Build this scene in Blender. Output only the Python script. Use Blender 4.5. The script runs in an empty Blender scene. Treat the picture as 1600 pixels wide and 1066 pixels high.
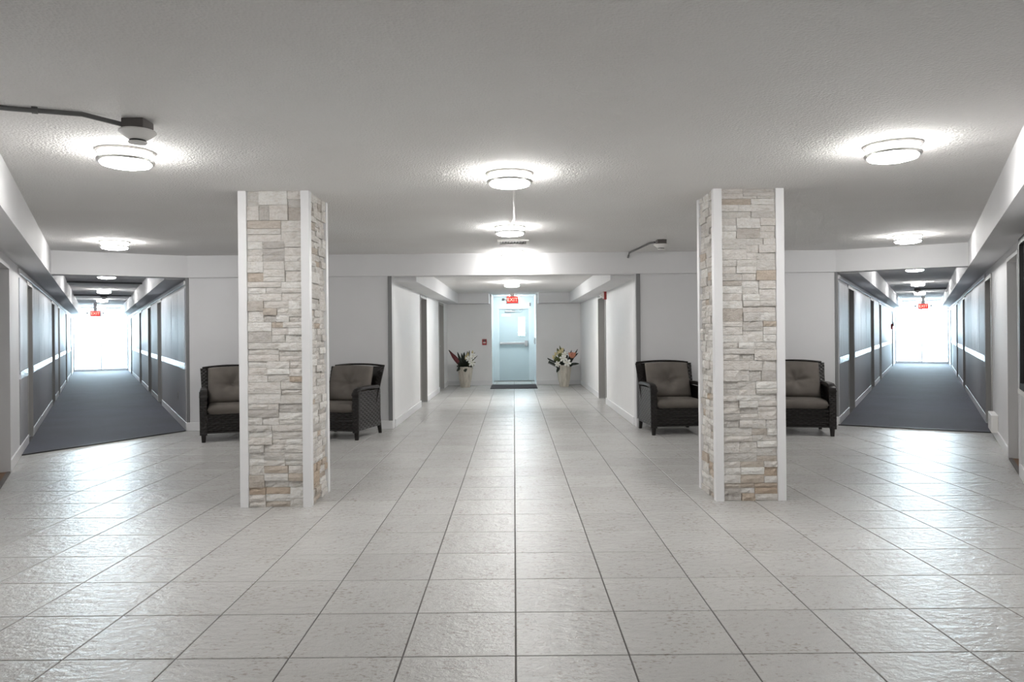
import bpy, bmesh, math, random
from mathutils import Vector, Matrix
random.seed(7)
sc = bpy.context.scene
C = sc.collection

# ------------------------------------------------------------------ camera, world, exposure
FPX = 1136.0
CAM_H = 1.30
cam_d = bpy.data.cameras.new('camera')
cam = bpy.data.objects.new('camera', cam_d); C.objects.link(cam)
cam_d.sensor_width = 36.0
cam_d.lens = 36.0 * FPX / 1600.0
cam_d.shift_x = -3.0 / 1600.0
cam_d.shift_y = -13.0 / 1600.0
cam_d.clip_start = 0.02
cam.matrix_world = Matrix.Translation((0, 0, CAM_H)) @ Matrix.Rotation(math.radians(90), 4, 'X') @ Matrix.Rotation(-0.009, 4, 'Z')
sc.camera = cam

SKY = 25.0
world = bpy.data.worlds.new('sky'); sc.world = world
world.use_nodes = True
bg = world.node_tree.nodes['Background']
bg.inputs['Color'].default_value = (0.73, 0.88, 1.0, 1)
bg.inputs['Strength'].default_value = SKY

sc.view_settings.view_transform = 'Standard'
sc.view_settings.look = 'None'
sc.view_settings.gamma = 1.0
sc.view_settings.use_curve_mapping = False
sc.view_settings.exposure = 0.0
sc.cycles.use_denoising = True
sc.cycles.max_bounces = 10
sc.cycles.diffuse_bounces = 6
LAMP = 100.0            # radiance of the lamp diffusers

# ------------------------------------------------------------------ materials
def mat(name, col, rough=0.6, metal=0.0, spec=0.5, emit=None, estr=0.0):
    m = bpy.data.materials.new(name); m.use_nodes = True
    b = m.node_tree.nodes['Principled BSDF']
    b.inputs['Base Color'].default_value = (*col, 1)
    b.inputs['Roughness'].default_value = rough
    b.inputs['Metallic'].default_value = metal
    b.inputs['Specular IOR Level'].default_value = spec
    if emit:
        b.inputs['Emission Color'].default_value = (*emit, 1)
        b.inputs['Emission Strength'].default_value = estr
    return m
def nd(m, t, **kw):
    n = m.node_tree.nodes.new(t)
    for k, v in kw.items():
        if k in n.inputs.keys(): n.inputs[k].default_value = v
        else: setattr(n, k, v)
    return n
def ln(m, a, b): m.node_tree.links.new(a, b)
def pos(m, scale=(1, 1, 1), off=(0, 0, 0)):
    g = nd(m, 'ShaderNodeNewGeometry'); mp = nd(m, 'ShaderNodeMapping')
    mp.inputs['Scale'].default_value = scale; mp.inputs['Location'].default_value = off
    ln(m, g.outputs['Position'], mp.inputs['Vector']); return mp.outputs['Vector']
def objco(m, scale=(1, 1, 1)):
    g = nd(m, 'ShaderNodeTexCoord'); mp = nd(m, 'ShaderNodeMapping')
    mp.inputs['Scale'].default_value = scale
    ln(m, g.outputs['Object'], mp.inputs['Vector']); return mp.outputs['Vector']
def ramp(m, fac, stops):
    r = nd(m, 'ShaderNodeValToRGB'); e = r.color_ramp.elements
    while len(e) < len(stops): e.new(0.5)
    for i, (p, c) in enumerate(stops):
        e[i].position = p; e[i].color = (*c, 1)
    ln(m, fac, r.inputs['Fac']); return r.outputs['Color']
def bsdf(m): return m.node_tree.nodes['Principled BSDF']
def bump(m, h, strength, dist, prev=None):
    b = nd(m, 'ShaderNodeBump'); b.inputs['Strength'].default_value = strength; b.inputs['Distance'].default_value = dist
    ln(m, h, b.inputs['Height'])
    if prev: ln(m, prev, b.inputs['Normal'])
    ln(m, b.outputs['Normal'], bsdf(m).inputs['Normal']); return b.outputs['Normal']
def noise(m, vec, scale, detail=3, rough=0.5):
    n = nd(m, 'ShaderNodeTexNoise'); n.inputs['Scale'].default_value = scale
    n.inputs['Detail'].default_value = detail; n.inputs['Roughness'].default_value = rough
    ln(m, vec, n.inputs['Vector']); return n.outputs['Fac']
def mixc(m, fac, a, b, mode='MIX'):
    n = nd(m, 'ShaderNodeMix'); n.data_type = 'RGBA'; n.blend_type = mode
    if hasattr(fac, 'links'): ln(m, fac, n.inputs[0])
    else: n.inputs[0].default_value = fac
    for v, i in ((a, 6), (b, 7)):
        if hasattr(v, 'links'): ln(m, v, n.inputs[i])
        else: n.inputs[i].default_value = (*v, 1)
    return n.outputs[2]

M = {}
def painted(name, col, rough=0.55, bs=0.25):
    m = mat(name, col, rough, spec=0.35)
    v = pos(m)
    c = ramp(m, noise(m, v, 1.3, 4), [(0.3, tuple(x*0.95 for x in col)), (0.7, col)])
    ln(m, c, bsdf(m).inputs['Base Color'])
    bump(m, noise(m, v, 90, 3), bs, 0.002)
    return m
M['wall'] = painted('white_wall_paint', (0.70, 0.70, 0.71))
M['trim'] = painted('white_trim_paint', (0.80, 0.80, 0.81), 0.4, 0.1)
M['soffit'] = painted('soffit_paint', (0.74, 0.74, 0.75), 0.6)
M['greytrim'] = painted('grey_trim_paint', (0.22, 0.22, 0.225), 0.45, 0.1)
M['door'] = painted('grey_door_paint', (0.26, 0.26, 0.26), 0.4, 0.1)
M['doorframe'] = painted('grey_frame_paint', (0.36, 0.355, 0.34), 0.4, 0.1)
M['lower'] = painted('grey_wainscot_paint', (0.36, 0.36, 0.375), 0.5, 0.3)
M['bluedoor'] = painted('pale_blue_door_paint', (0.52, 0.60, 0.62), 0.35, 0.05)
M['bluewall'] = painted('pale_blue_recess_paint', (0.70, 0.77, 0.79), 0.45, 0.1)
M['hallwall'] = painted('bright_white_hall_paint', (0.86, 0.86, 0.86), 0.5)

# popcorn ceiling
m = mat('popcorn_ceiling', (0.60, 0.585, 0.56), 0.9, spec=0.1); M['ceiling'] = m
v = pos(m)
big = ramp(m, noise(m, v, 0.5, 3), [(0.35, (0.75, 0.735, 0.722)), (0.65, (0.81, 0.808, 0.80))])
fleck = nd(m, 'ShaderNodeTexVoronoi'); fleck.inputs['Scale'].default_value = 6.0; ln(m, v, fleck.inputs['Vector'])
fl = ramp(m, fleck.outputs['Distance'], [(0.0, (0.75, 0.75, 0.75)), (0.035, (1, 1, 1))])
ln(m, mixc(m, 1.0, big, fl, 'MULTIPLY'), bsdf(m).inputs['Base Color'])
vo = nd(m, 'ShaderNodeTexVoronoi'); vo.inputs['Scale'].default_value = 75.0; ln(m, v, vo.inputs['Vector'])
inv = nd(m, 'ShaderNodeMath', operation='SUBTRACT'); inv.inputs[0].default_value = 1.0; ln(m, vo.outputs['Distance'], inv.inputs[1])
b1 = bump(m, inv.outputs[0], 0.6, 0.006)
bump(m, noise(m, v, 160, 4), 0.5, 0.004, b1)

# floor tile
TS = 0.4565; TX0 = -0.004; TY0 = 2.924
m = mat('glazed_floor_tile', (0.6, 0.59, 0.57), 0.3, spec=0.5); M['tile'] = m
v = pos(m, (1 / TS, 1 / TS, 0), (-TX0 / TS, -TY0 / TS, 0))
fl_ = nd(m, 'ShaderNodeVectorMath', operation='FLOOR'); ln(m, v, fl_.inputs[0])
wn = nd(m, 'ShaderNodeTexWhiteNoise'); wn.noise_dimensions = '3D'; ln(m, fl_.outputs[0], wn.inputs['Vector'])
tone = ramp(m, wn.outputs['Value'], [(0.0, (0.50, 0.494, 0.482)), (0.5, (0.525, 0.52, 0.508)), (1.0, (0.55, 0.546, 0.534))])
w = pos(m)
cloud = ramp(m, noise(m, w, 3, 4, 0.6), [(0.25, (0.93, 0.925, 0.915)), (0.75, (1, 1, 1))])
pn = noise(m, pos(m, (1, 1.6, 1)), 34, 4, 0.6)
cl_ = noise(m, w, 4.5, 3, 0.5)
ad = nd(m, 'ShaderNodeMath', operation='MULTIPLY_ADD'); ad.inputs[1].default_value = 0.35; ln(m, cl_, ad.inputs[0]); ln(m, pn, ad.inputs[2])
pit = ramp(m, ad.outputs[0], [(0.50, (0.70, 0.66, 0.61)), (0.60, (1, 1, 1))])
c = mixc(m, 1.0, mixc(m, 1.0, tone, cloud, 'MULTIPLY'), pit, 'MULTIPLY')
ln(m, c, bsdf(m).inputs['Base Color'])
bsdf(m).inputs['Roughness'].default_value = 0.25
b1 = bump(m, noise(m, pos(m, (1, 1.6, 1)), 13, 4, 0.6), 1.0, 0.010)
bump(m, noise(m, w, 60, 4, 0.7), 0.6, 0.004, b1)
M['grout'] = painted('dark_grout', (0.11, 0.105, 0.10), 0.9, 0.3)

# carpet
m = mat('blue_grey_carpet', (0.035, 0.037, 0.05), 0.70, spec=0.4); M['carpet'] = m
v = pos(m)
c = ramp(m, noise(m, v, 260, 2), [(0.3, (0.026, 0.028, 0.044)), (0.7, (0.066, 0.070, 0.105))])
wear = ramp(m, noise(m, v, 1.4, 4), [(0.35, (0.8, 0.8, 0.8)), (0.7, (1.15, 1.15, 1.15))])
ln(m, mixc(m, 1.0, c, wear, 'MULTIPLY'), bsdf(m).inputs['Base Color'])
bsdf(m).inputs['Sheen Weight'].default_value = 0.12
bsdf(m).inputs['Sheen Roughness'].default_value = 0.4
bump(m, noise(m, v, 300, 2), 0.6, 0.006)
M['mat_dark'] = mat('dark_entrance_mat', (0.075, 0.072, 0.08), 0.95, spec=0.1)
bump(M['mat_dark'], noise(M['mat_dark'], pos(M['mat_dark']), 200, 2), 0.5, 0.005)
M['brown'] = mat('brown_threshold_floor', (0.16, 0.085, 0.04), 0.6)
bump(M['brown'], noise(M['brown'], pos(M['brown'], (1, 8, 1)), 20, 3), 0.3, 0.003)

# corridor upper wallpaper: satin silver blue with vertical streaks
m = mat('satin_wallpaper', (0.5, 0.52, 0.55), 0.5, metal=0.0, spec=0.4); M['paper'] = m
v = pos(m, (14, 14, 0.8))
c = ramp(m, noise(m, v, 1.5, 5, 0.65), [(0.25, (0.42, 0.445, 0.49)), (0.75, (0.70, 0.735, 0.79))])
ln(m, c, bsdf(m).inputs['Base Color'])
rr = nd(m, 'ShaderNodeMapRange'); rr.inputs['To Min'].default_value = 0.24; rr.inputs['To Max'].default_value = 0.60
ln(m, noise(m, v, 2.3, 4), rr.inputs['Value']); ln(m, rr.outputs[0], bsdf(m).inputs['Roughness'])
bump(m, noise(m, pos(m, (40, 40, 6)), 3, 3), 0.5, 0.006)
# mosaic chair rail
m = mat('mosaic_rail', (0.7, 0.72, 0.76), 0.15, spec=0.8); M['mosaic'] = m
v = pos(m, (18, 18, 34))
vo = nd(m, 'ShaderNodeTexVoronoi'); vo.inputs['Scale'].default_value = 1.0; ln(m, v, vo.inputs['Vector'])
ln(m, ramp(m, vo.outputs['Color'], [(0.2, (0.50, 0.53, 0.60)), (0.7, (0.92, 0.94, 0.98))]), bsdf(m).inputs['Base Color'])
bump(m, vo.outputs['Distance'], 0.5, 0.006)

# ledger stone; per-stone tone attribute
m = mat('split_face_stone', (0.6, 0.57, 0.53), 0.85, spec=0.25); M['stone'] = m
at = nd(m, 'ShaderNodeAttribute'); at.attribute_name = 'tone'
c0 = ramp(m, at.outputs['Fac'], [(0.0, (0.58, 0.47, 0.37)), (0.12, (0.62, 0.55, 0.48)), (0.25, (0.58, 0.555, 0.53)), (0.45, (0.74, 0.72, 0.69)),
                                 (0.62, (0.77, 0.735, 0.70)), (0.8, (0.83, 0.815, 0.79)), (1.0, (0.90, 0.89, 0.86))])
w = pos(m)
vein = ramp(m, noise(m, pos(m, (1, 1, 2.5)), 22, 6, 0.7), [(0.3, (0.82, 0.79, 0.75)), (0.55, (1, 1, 1))])
ln(m, mixc(m, 1.0, c0, vein, 'MULTIPLY'), bsdf(m).inputs['Base Color'])
b1 = bump(m, noise(m, pos(m, (1, 1, 1.8)), 45, 6, 0.7), 0.9, 0.016)
M['core'] = painted('pillar_mortar', (0.36, 0.34, 0.31), 0.9, 0.4)

M['nickel'] = mat('brushed_nickel', (0.58, 0.57, 0.55), 0.28, metal=1.0)
M['steel'] = mat('grey_steel', (0.42, 0.43, 0.44), 0.35, metal=0.9)
M['conduit'] = mat('grey_conduit', (0.13, 0.13, 0.13), 0.5, metal=0.3)
M['conduit_l'] = mat('light_conduit', (0.5, 0.5, 0.49), 0.5)
M['boxdark'] = mat('dark_junction_box', (0.11, 0.10, 0.095), 0.6)
M['plastic'] = mat('white_plastic', (0.78, 0.77, 0.75), 0.4)
M['black'] = mat('black_plastic', (0.015, 0.015, 0.016), 0.4)
M['glow'] = mat('lamp_diffuser', (0.9, 0.9, 0.9), 0.5, emit=(1.0, 0.985, 0.96), estr=LAMP)
M['glowcool'] = mat('cool_lamp_diffuser', (0.9, 0.9, 0.9), 0.5, emit=(0.87, 0.96, 1.0), estr=LAMP * 0.95)
M['glowhall'] = mat('hall_lamp_diffuser', (0.9, 0.9, 0.9), 0.5, emit=(1.0, 0.985, 0.96), estr=LAMP * 2.7)
M['red'] = mat('red_plastic', (0.35, 0.02, 0.02), 0.4)
M['exitred'] = mat('exit_sign_face', (0.6, 0.04, 0.04), 0.5, emit=(1.0, 0.07, 0.06), estr=0.75)
M['exitletter'] = mat('exit_sign_letters', (0.9, 0.6, 0.5), 0.5, emit=(1.0, 0.55, 0.42), estr=1.5)
M['paperwhite'] = mat('white_notice', (0.85, 0.85, 0.86), 0.5)
M['frosted'] = mat('smoked_panel', (0.02, 0.022, 0.024), 0.12, spec=0.6)
M['concrete'] = painted('white_parapet_paint', (0.80, 0.82, 0.83), 0.8)
# clear thin glass
m = bpy.data.materials.new('clear_glass'); m.use_nodes = True; M['glass'] = m
nt = m.node_tree; nt.nodes.remove(nt.nodes['Principled BSDF'])
tr = nt.nodes.new('ShaderNodeBsdfTransparent'); tr.inputs[0].default_value = (0.93, 0.97, 0.97, 1)
gl = nt.nodes.new('ShaderNodeBsdfGlossy'); gl.inputs['Roughness'].default_value = 0.02
fr = nt.nodes.new('ShaderNodeFresnel'); fr.inputs[0].default_value = 1.25
mx = nt.nodes.new('ShaderNodeMixShader')
nt.links.new(fr.outputs[0], mx.inputs[0]); nt.links.new(tr.outputs[0], mx.inputs[1]); nt.links.new(gl.outputs[0], mx.inputs[2])
nt.links.new(mx.outputs[0], nt.nodes['Material Output'].inputs[0])
# chairs
m = mat('dark_wicker', (0.022, 0.017, 0.015), 0.34, spec=0.42); M['wicker'] = m
ln(m, ramp(m, noise(m, objco(m), 60, 3), [(0.3, (0.004, 0.0035, 0.0035)), (0.75, (0.016, 0.012, 0.011))]), bsdf(m).inputs['Base Color'])
m = mat('taupe_cushion', (0.15, 0.13, 0.115), 0.9, spec=0.2); M['cushion'] = m
v = objco(m)
ln(m, ramp(m, noise(m, v, 7, 4), [(0.3, (0.125, 0.112, 0.10)), (0.7, (0.155, 0.139, 0.124))]), bsdf(m).inputs['Base Color'])
bump(m, noise(m, v, 300, 2), 0.4, 0.002)
# planters and flowers
m = mat('pale_stoneware', (0.52, 0.48, 0.41), 0.45, spec=0.4); M['pot'] = m
ln(m, ramp(m, noise(m, objco(m, (3, 3, 1)), 5, 5), [(0.3, (0.40, 0.37, 0.31)), (0.7, (0.60, 0.56, 0.49))]), bsdf(m).inputs['Base Color'])
M['soil'] = mat('planter_moss', (0.02, 0.022, 0.012), 0.95)
def leafmat(n, a, b):
    m = mat(n, a, 0.5, spec=0.4)
    ln(m, ramp(m, noise(m, objco(m), 30, 3), [(0.3, a), (0.7, b)]), bsdf(m).inputs['Base Color']); return m
M['leafdark'] = leafmat('dark_leaf', (0.006, 0.010, 0.006), (0.018, 0.026, 0.014))
M['leafgreen'] = leafmat('olive_leaf', (0.035, 0.05, 0.012), (0.11, 0.13, 0.035))
M['leafred'] = leafmat('maroon_leaf', (0.07, 0.008, 0.012), (0.17, 0.025, 0.03))
M['lily'] = leafmat('white_petal', (0.72, 0.72, 0.66), (0.88, 0.88, 0.84))
M['cream'] = leafmat('cream_petal', (0.50, 0.42, 0.20), (0.70, 0.62, 0.38))
M['coral'] = leafmat('coral_petal', (0.50, 0.17, 0.10), (0.68, 0.33, 0.22))

# ------------------------------------------------------------------ mesh helpers
ED = {'left': 'slant-edged-carpet', 'right': 'straight-edged-carpet'}
ORG = {}
def mk(name, verts, faces, material, parent=None, local=False, smooth=False, tone=None, kind=None, recalc=True):
    verts = [Vector(p) for p in verts]
    loc = Vector((0, 0, 0))
    if not local:
        if parent is not None: off = ORG[parent.name]
        else:
            xs = [p.x for p in verts]; ys = [p.y for p in verts]; zs = [p.z for p in verts]
            off = Vector(((min(xs) + max(xs)) / 2, (min(ys) + max(ys)) / 2, min(zs))); loc = off
        verts = [p - off for p in verts]
    else: off = Vector((0, 0, 0))
    me = bpy.data.meshes.new(name)
    me.from_pydata([tuple(p) for p in verts], [], faces)
    if recalc:
        bm = bmesh.new(); bm.from_mesh(me); bmesh.ops.recalc_face_normals(bm, faces=bm.faces); bm.to_mesh(me); bm.free()
    if smooth: me.polygons.foreach_set('use_smooth', [True] * len(me.polygons))
    if tone is not None:
        a = me.attributes.new('tone', 'FLOAT', 'POINT')
        a.data.foreach_set('value', tone if isinstance(tone, list) else [tone] * len(me.vertices))
    me.materials.append(material)
    o = bpy.data.objects.new(name, me); C.objects.link(o)
    o.parent = parent; o.location = loc
    ORG[o.name] = off
    if kind: o['kind'] = kind
    return o
def tag(o, label, cat, group=None, kind=None):
    o['label'] = label; o['category'] = cat
    if group: o['group'] = group
    if kind: o['kind'] = kind
    return o
def thing(name, label, cat, loc=(0, 0, 0), rz=0.0, group=None, kind=None):
    o = bpy.data.objects.new(name, None); C.objects.link(o)
    o.empty_display_size = 0.1
    o.location = loc; o.rotation_euler = (0, 0, rz)
    ORG[o.name] = Vector(loc)
    return tag(o, label, cat, group, kind)
def copy_tree(o, parent=None, loc=None, rz=None, label=None):
    c = o.copy(); C.objects.link(c); c.parent = parent; ORG[c.name] = ORG[o.name]
    if loc is not None: c.location = loc; ORG[c.name] = Vector(loc)
    if rz is not None: c.rotation_euler = (0, 0, rz)
    if label: c['label'] = label
    for ch in [x for x in o.children]: copy_tree(ch, c)
    return c

BF = [(0, 3, 2, 1), (4, 5, 6, 7), (0, 1, 5, 4), (1, 2, 6, 5), (2, 3, 7, 6), (3, 0, 4, 7)]
def boxv(x0, x1, y0, y1, z0, z1):
    return [(x0, y0, z0), (x1, y0, z0), (x1, y1, z0), (x0, y1, z0), (x0, y0, z1), (x1, y0, z1), (x1, y1, z1), (x0, y1, z1)]
def box(name, b, material, parent=None, local=False, bevel=0.0, kind=None, smooth=False):
    o = mk(name, boxv(*b), BF, material, parent, local, kind=kind)
    if bevel: bev(o, bevel)
    return o
def bev(o, w, seg=2, smooth=True):
    bm = bmesh.new(); bm.from_mesh(o.data)
    bmesh.ops.bevel(bm, geom=list(bm.edges), offset=w, segments=seg, profile=0.5, affect='EDGES', clamp_overlap=True)
    bm.to_mesh(o.data); bm.free()
    return o
def fbox(name, fn, s0, s1, q0, q1, z0, z1, material, parent=None, bevel=0.0, kind=None):
    v = [fn(s, q, z) for z in (z0, z1) for (s, q) in ((s0, q0), (s1, q0), (s1, q1), (s0, q1))]
    o = mk(name, v, BF, material, parent, kind=kind)
    if bevel: bev(o, bevel, 1)
    return o
def prism(name, fn, outline, q0, q1, material, parent=None, kind=None):
    n = len(outline)
    v = [fn(s, q0, z) for s, z in outline] + [fn(s, q1, z) for s, z in outline]
    f = [tuple(range(n)), tuple(range(2 * n - 1, n - 1, -1))] + [(i, (i + 1) % n, (i + 1) % n + n, i + n) for i in range(n)]
    return mk(name, v, f, material, parent, kind=kind)
def slab(name, poly, z0, z1, material, parent=None, kind=None):
    return prism(name, lambda s, q, z: (s, z, q), poly, z0, z1, material, parent, kind)
def lathe(name, prof, material, parent, seg=40, smooth=True, center=(0, 0, 0), local=True, sq=None):
    v = []; f = []
    for (r, z) in prof:
        for k in range(seg):
            a = 2 * math.pi * k / seg
            v.append((center[0] + r * math.cos(a), center[1] + r * math.sin(a), center[2] + z))
    for i in range(len(prof) - 1):
        for k in range(seg):
            f.append((i * seg + k, i * seg + (k + 1) % seg, (i + 1) * seg + (k + 1) % seg, (i + 1) * seg + k))
    f.append(tuple(range(seg))); f.append(tuple((len(prof) - 1) * seg + k for k in range(seg)))
    o = mk(name, v, f, material, parent, local)
    if smooth: autosmooth(o)
    return o
def autosmooth(o, ang=40):
    me = o.data
    bm = bmesh.new(); bm.from_mesh(me)
    for e in bm.edges:
        e.smooth = len(e.link_faces) == 2 and e.calc_face_angle(0) < math.radians(ang)
    for p in bm.faces: p.smooth = True
    bm.to_mesh(me); bm.free()
def tube(name, pts, r, material, parent=None, local=False, seg=8, rad=None):
    pts = [Vector(p) for p in pts]; v = []; f = []
    for i, p in enumerate(pts):
        t = (pts[min(i + 1, len(pts) - 1)] - pts[max(i - 1, 0)]).normalized()
        up = Vector((0, 0, 1)) if abs(t.z) < 0.9 else Vector((1, 0, 0))
        a = t.cross(up).normalized(); b = a.cross(t)
        rr_ = rad[i] if rad else r
        for k in range(seg):
            w_ = 2 * math.pi * k / seg
            v.append(p + a * math.cos(w_) * rr_ + b * math.sin(w_) * rr_)
    for i in range(len(pts) - 1):
        for k in range(seg):
            f.append((i * seg + k, i * seg + (k + 1) % seg, (i + 1) * seg + (k + 1) % seg, (i + 1) * seg + k))
    f.append(tuple(range(seg))); f.append(tuple((len(pts) - 1) * seg + k for k in range(seg)))
    o = mk(name, v, f, material, parent, local); autosmooth(o); return o

# ------------------------------------------------------------------ plan of the place
H = 2.385          # lobby and corridor ceiling
HH = 2.26          # central hall ceiling
SB = 2.075         # underside of soffits
BB = 2.088         # underside of beams
YW = 9.92          # back wall of the lobby
HX = 1.66          # half width of the central hall
YE = 18.1          # end wall of the central hall
YD = 19.6          # door in its recess
L = 20.3           # corridor length
SW = 0.25          # soffit width
S0 = -7.75         # where the outer walls start, towards the camera
class Cor: pass
def corridor(side, A, ang, W):
    c = Cor(); c.side = side; c.W = W
    sn, cs = math.sin(math.radians(ang)), math.cos(math.radians(ang))
    c.P = lambda s, p, z=0.0: (A[0] + side * sn * s + side * cs * p, A[1] + cs * s - sn * p, z)
    c.inner = lambda s, q, z: c.P(s, -q, z)
    c.outer = lambda s, q, z: c.P(s, W + q, z)
    c.A = A
    return c
RC = corridor(1, (4.42, YW), 29.6, 1.765)
LC = corridor(-1, (-4.47, YW), 29.9, 1.80)
back = lambda s, q, z: (s, YW + q, z)
hall_l = lambda s, q, z: (-HX - q, s, z)
hall_r = lambda s, q, z: (HX + q, s, z)
endw = lambda s, q, z: (s, YE + q, z)

def comb(s0, s1, top, doors):
    pts = [(s0, 0)]
    for (a, b, h) in sorted(doors):
        pts += [(a, 0), (a, h), (b, h), (b, 0)]
    pts += [(s1, 0), (s1, top), (s0, top)]
    return pts
def gaps(s0, s1, doors):
    out = []; s = s0
    for (a, b, h) in sorted(doors):
        if b <= s0 or a >= s1: continue
        if a > s: out.append((s, a))
        s = b
    if s < s1: out.append((s, s1))
    return out

# ------------------------------------------------------------------ floor and tiles
pl, pr = LC.P(S0, LC.W), RC.P(S0, RC.W)
VX = 2.75; YB = -2.6
lobby_poly = [(-VX, YB), (VX, YB), (VX, pr[1]), pr[:2], RC.P(0, RC.W)[:2], RC.P(0, 0)[:2], (HX, YW), (-HX, YW), LC.P(0, 0)[:2], LC.P(0, LC.W)[:2], pl[:2], (-VX, pl[1])]
lobby_out = [(-VX - .15, YB - .15), (VX + .15, YB - .15), (VX + .15, pr[1] + .15), (pr[0] + .3, pr[1] + .15), RC.P(0.1, RC.W + .15)[:2], RC.P(0.2, -0.1)[:2],
             (HX + .15, YW + .2), (-HX - .15, YW + .2), LC.P(0.2, -0.1)[:2], LC.P(0.1, LC.W + .15)[:2], (pl[0] - .3, pl[1] + .15), (-VX - .15, pl[1] + .15)]
floor = slab('floor', lobby_out, -0.12, -0.0035, M['grout'], kind='structure')
tag(floor, 'pale square ceramic tile floor with dark grout filling the lobby and central hall', 'floor')
slabh = box('floor_slab', (-HX - .15, HX + .15, YW + .2, YD + .1, -0.12, -0.0035), M['grout'], floor)

def inside(x, y, poly):
    r = False; n = len(poly)
    for i in range(n):
        (x1, y1), (x2, y2) = poly[i], poly[(i + 1) % n]
        if (y1 > y) != (y2 > y) and x < (x2 - x1) * (y - y1) / (y2 - y1) + x1: r = not r
    return r
G = 0.0030
h2 = TS / 2 - G; h3 = h2 - 0.0022
tv = [(-h3, -h3, 0), (h3, -h3, 0), (h3, h3, 0), (-h3, h3, 0), (-h2, -h2, -0.0018), (h2, -h2, -0.0018), (h2, h2, -0.0018), (-h2, h2, -0.0018),
      (-h2, -h2, -0.006), (h2, -h2, -0.006), (h2, h2, -0.006), (-h2, h2, -0.006)]
tf = [(0, 1, 2, 3)] + [(i + 4, (i + 1) % 4 + 4, (i + 1) % 4, i) for i in range(4)] + [(i + 8, (i + 1) % 4 + 8, (i + 1) % 4 + 4, i + 4) for i in range(4)]
cells = []
for j in range(-13, 38):
    for i in range(-14, 14):
        cx = TX0 + (i + 0.5) * TS; cy = TY0 + (j + 0.5) * TS
        pts = [(cx, cy)] + [(cx + a * h3, cy + b * h3) for a in (-1, 1) for b in (-1, 1)]
        lob = any(inside(px, py, lobby_poly) for px, py in pts)
        hall = abs(cx) < HX + TS / 2 and YW - .3 < cy < YE + .2
        rec = abs(cx) < 0.9 and YE - .1 < cy < YD - .1
        if lob or hall or rec:
            vis = cy > 2.4 and abs(cx) - TS / 2 < 0.71 * (cy + TS / 2)
            cells.append((0 if vis else 1, cy, cx))
cells.sort()
base = None
for k, (nv, cy, cx) in enumerate(cells[:300]):
    if base is None:
        base = mk('tile', tv, tf, M['tile'], None, local=True, recalc=False); o = base
    else:
        o = base.copy(); C.objects.link(o)
    o.parent = floor; o.location = Vector((cx, cy, 0)) - ORG[floor.name]
vv = []; ff = []
for (nv, cy, cx) in cells[300:]:
    n0 = len(vv); vv += [(cx + x, cy + y, z) for x, y, z in tv]; ff += [tuple(i + n0 for i in q) for q in tf]
mk('far_tiles', vv, ff, M['tile'], floor, kind='stuff', recalc=False)

# ------------------------------------------------------------------ ceilings, beams, soffits
ceil = slab('ceiling', lobby_out, H, H + 0.12, M['ceiling'], kind='structure')
tag(ceil, 'grey popcorn textured lobby ceiling with dropped white beams along the corridor mouths', 'ceiling')
hc = box('ceiling', (-HX - .15, HX + .15, YW + .2, YD + .12, HH, HH + 0.12), M['ceiling'], kind='structure')
tag(hc, 'lower popcorn ceiling over the central hall leading to the pale blue door', 'ceiling')
for c, nm in ((LC, 'left'), (RC, 'right')):
    cc = slab('ceiling', [c.P(.2, -.15)[:2], c.P(L, -.15)[:2], c.P(L, c.W + .15)[:2], c.P(.1, c.W + .15)[:2]], H, H + .12, M['ceiling'], kind='structure')
    tag(cc, 'ceiling over the carpeted corridor ' + ('with a conduit across its full width' if nm == 'left' else 'with a conduit across half its width'), 'ceiling')
    fn = c.P
    fbox('soffit', fn, S0, L, c.W - SW, c.W, SB, H, M['soffit'], cc)
    fbox('soffit', fn, 0.2, L, 0, SW, SB, H, M['soffit'], cc)
    fbox('beam', fn, -0.045, 0.2, -0.024, c.W - SW, BB, H, M['soffit'], ceil)
bx0, bx1 = LC.P(-0.045, -0.02)[0], RC.P(-0.045, -0.02)[0]
box('beam', (bx0, bx1, YW - 0.04, YW + 0.2, BB, H), M['soffit'], ceil)
# hall soffits
HSB = 2.02
for s in (-1, 1):
    x0, x1 = sorted((s * HX, s * (HX - .31)))
    box('soffit', (x0, x1, YW + .2, YE, HSB, HH), M['soffit'], hc)
    x0, x1 = sorted((s * (HX - .31), s * 0.60))
    box('soffit', (x0, x1, YE - .5, YE, HSB, HH), M['soffit'], hc)

# ------------------------------------------------------------------ walls
def wall(name, fn, s0, s1, top, doors, label, thick=0.15, base=True, bstart=None, material=None, bskip=()):
    w_ = prism(name, fn, comb(s0, s1, top, doors), 0, thick, material or M['wall'], kind='structure')
    tag(w_, label, 'wall')
    if base:
        for (a, b) in gaps(s0, s1, doors):
            if b - a < 0.06: continue
            o = fbox('baseboard', fn, a, b, -0.016, 0, 0.0, 0.115, M['trim'], w_, bevel=0.004)
    return w_
DH = 1.99
dl_i = [(4.2, 5.2, DH), (7.1, 8.2, DH), (11.1, 12.1, DH), (16.9, 17.9, DH)]
dl_o = [(-3.35, -2.35, DH), (-0.20, 0.60, DH), (5.4, 6.5, DH), (8.0, 8.9, DH), (12.6, 13.6, DH), (17.0, 18.0, DH)]
dr_i = [(1.44, 2.46, DH), (6.5, 7.6, DH), (9.7, 10.7, DH), (17.2, 18.2, DH)]
dr_o = [(-3.10, -2.08, DH), (0.02, 1.12, DH), (7.2, 8.3, DH), (11.3, 12.3, DH), (17.0, 18.0, DH)]
WLI = wall('wall_left_corridor_inner', LC.inner, 0, L, H, dl_i, 'grey and silver papered corridor wall beside the armchairs, along the slant-edged carpet')
WLO = wall('wall_left', LC.outer, S0, L, H, dl_o, 'long outer wall along the slant-edged carpet, white where it reaches the lobby')
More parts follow.
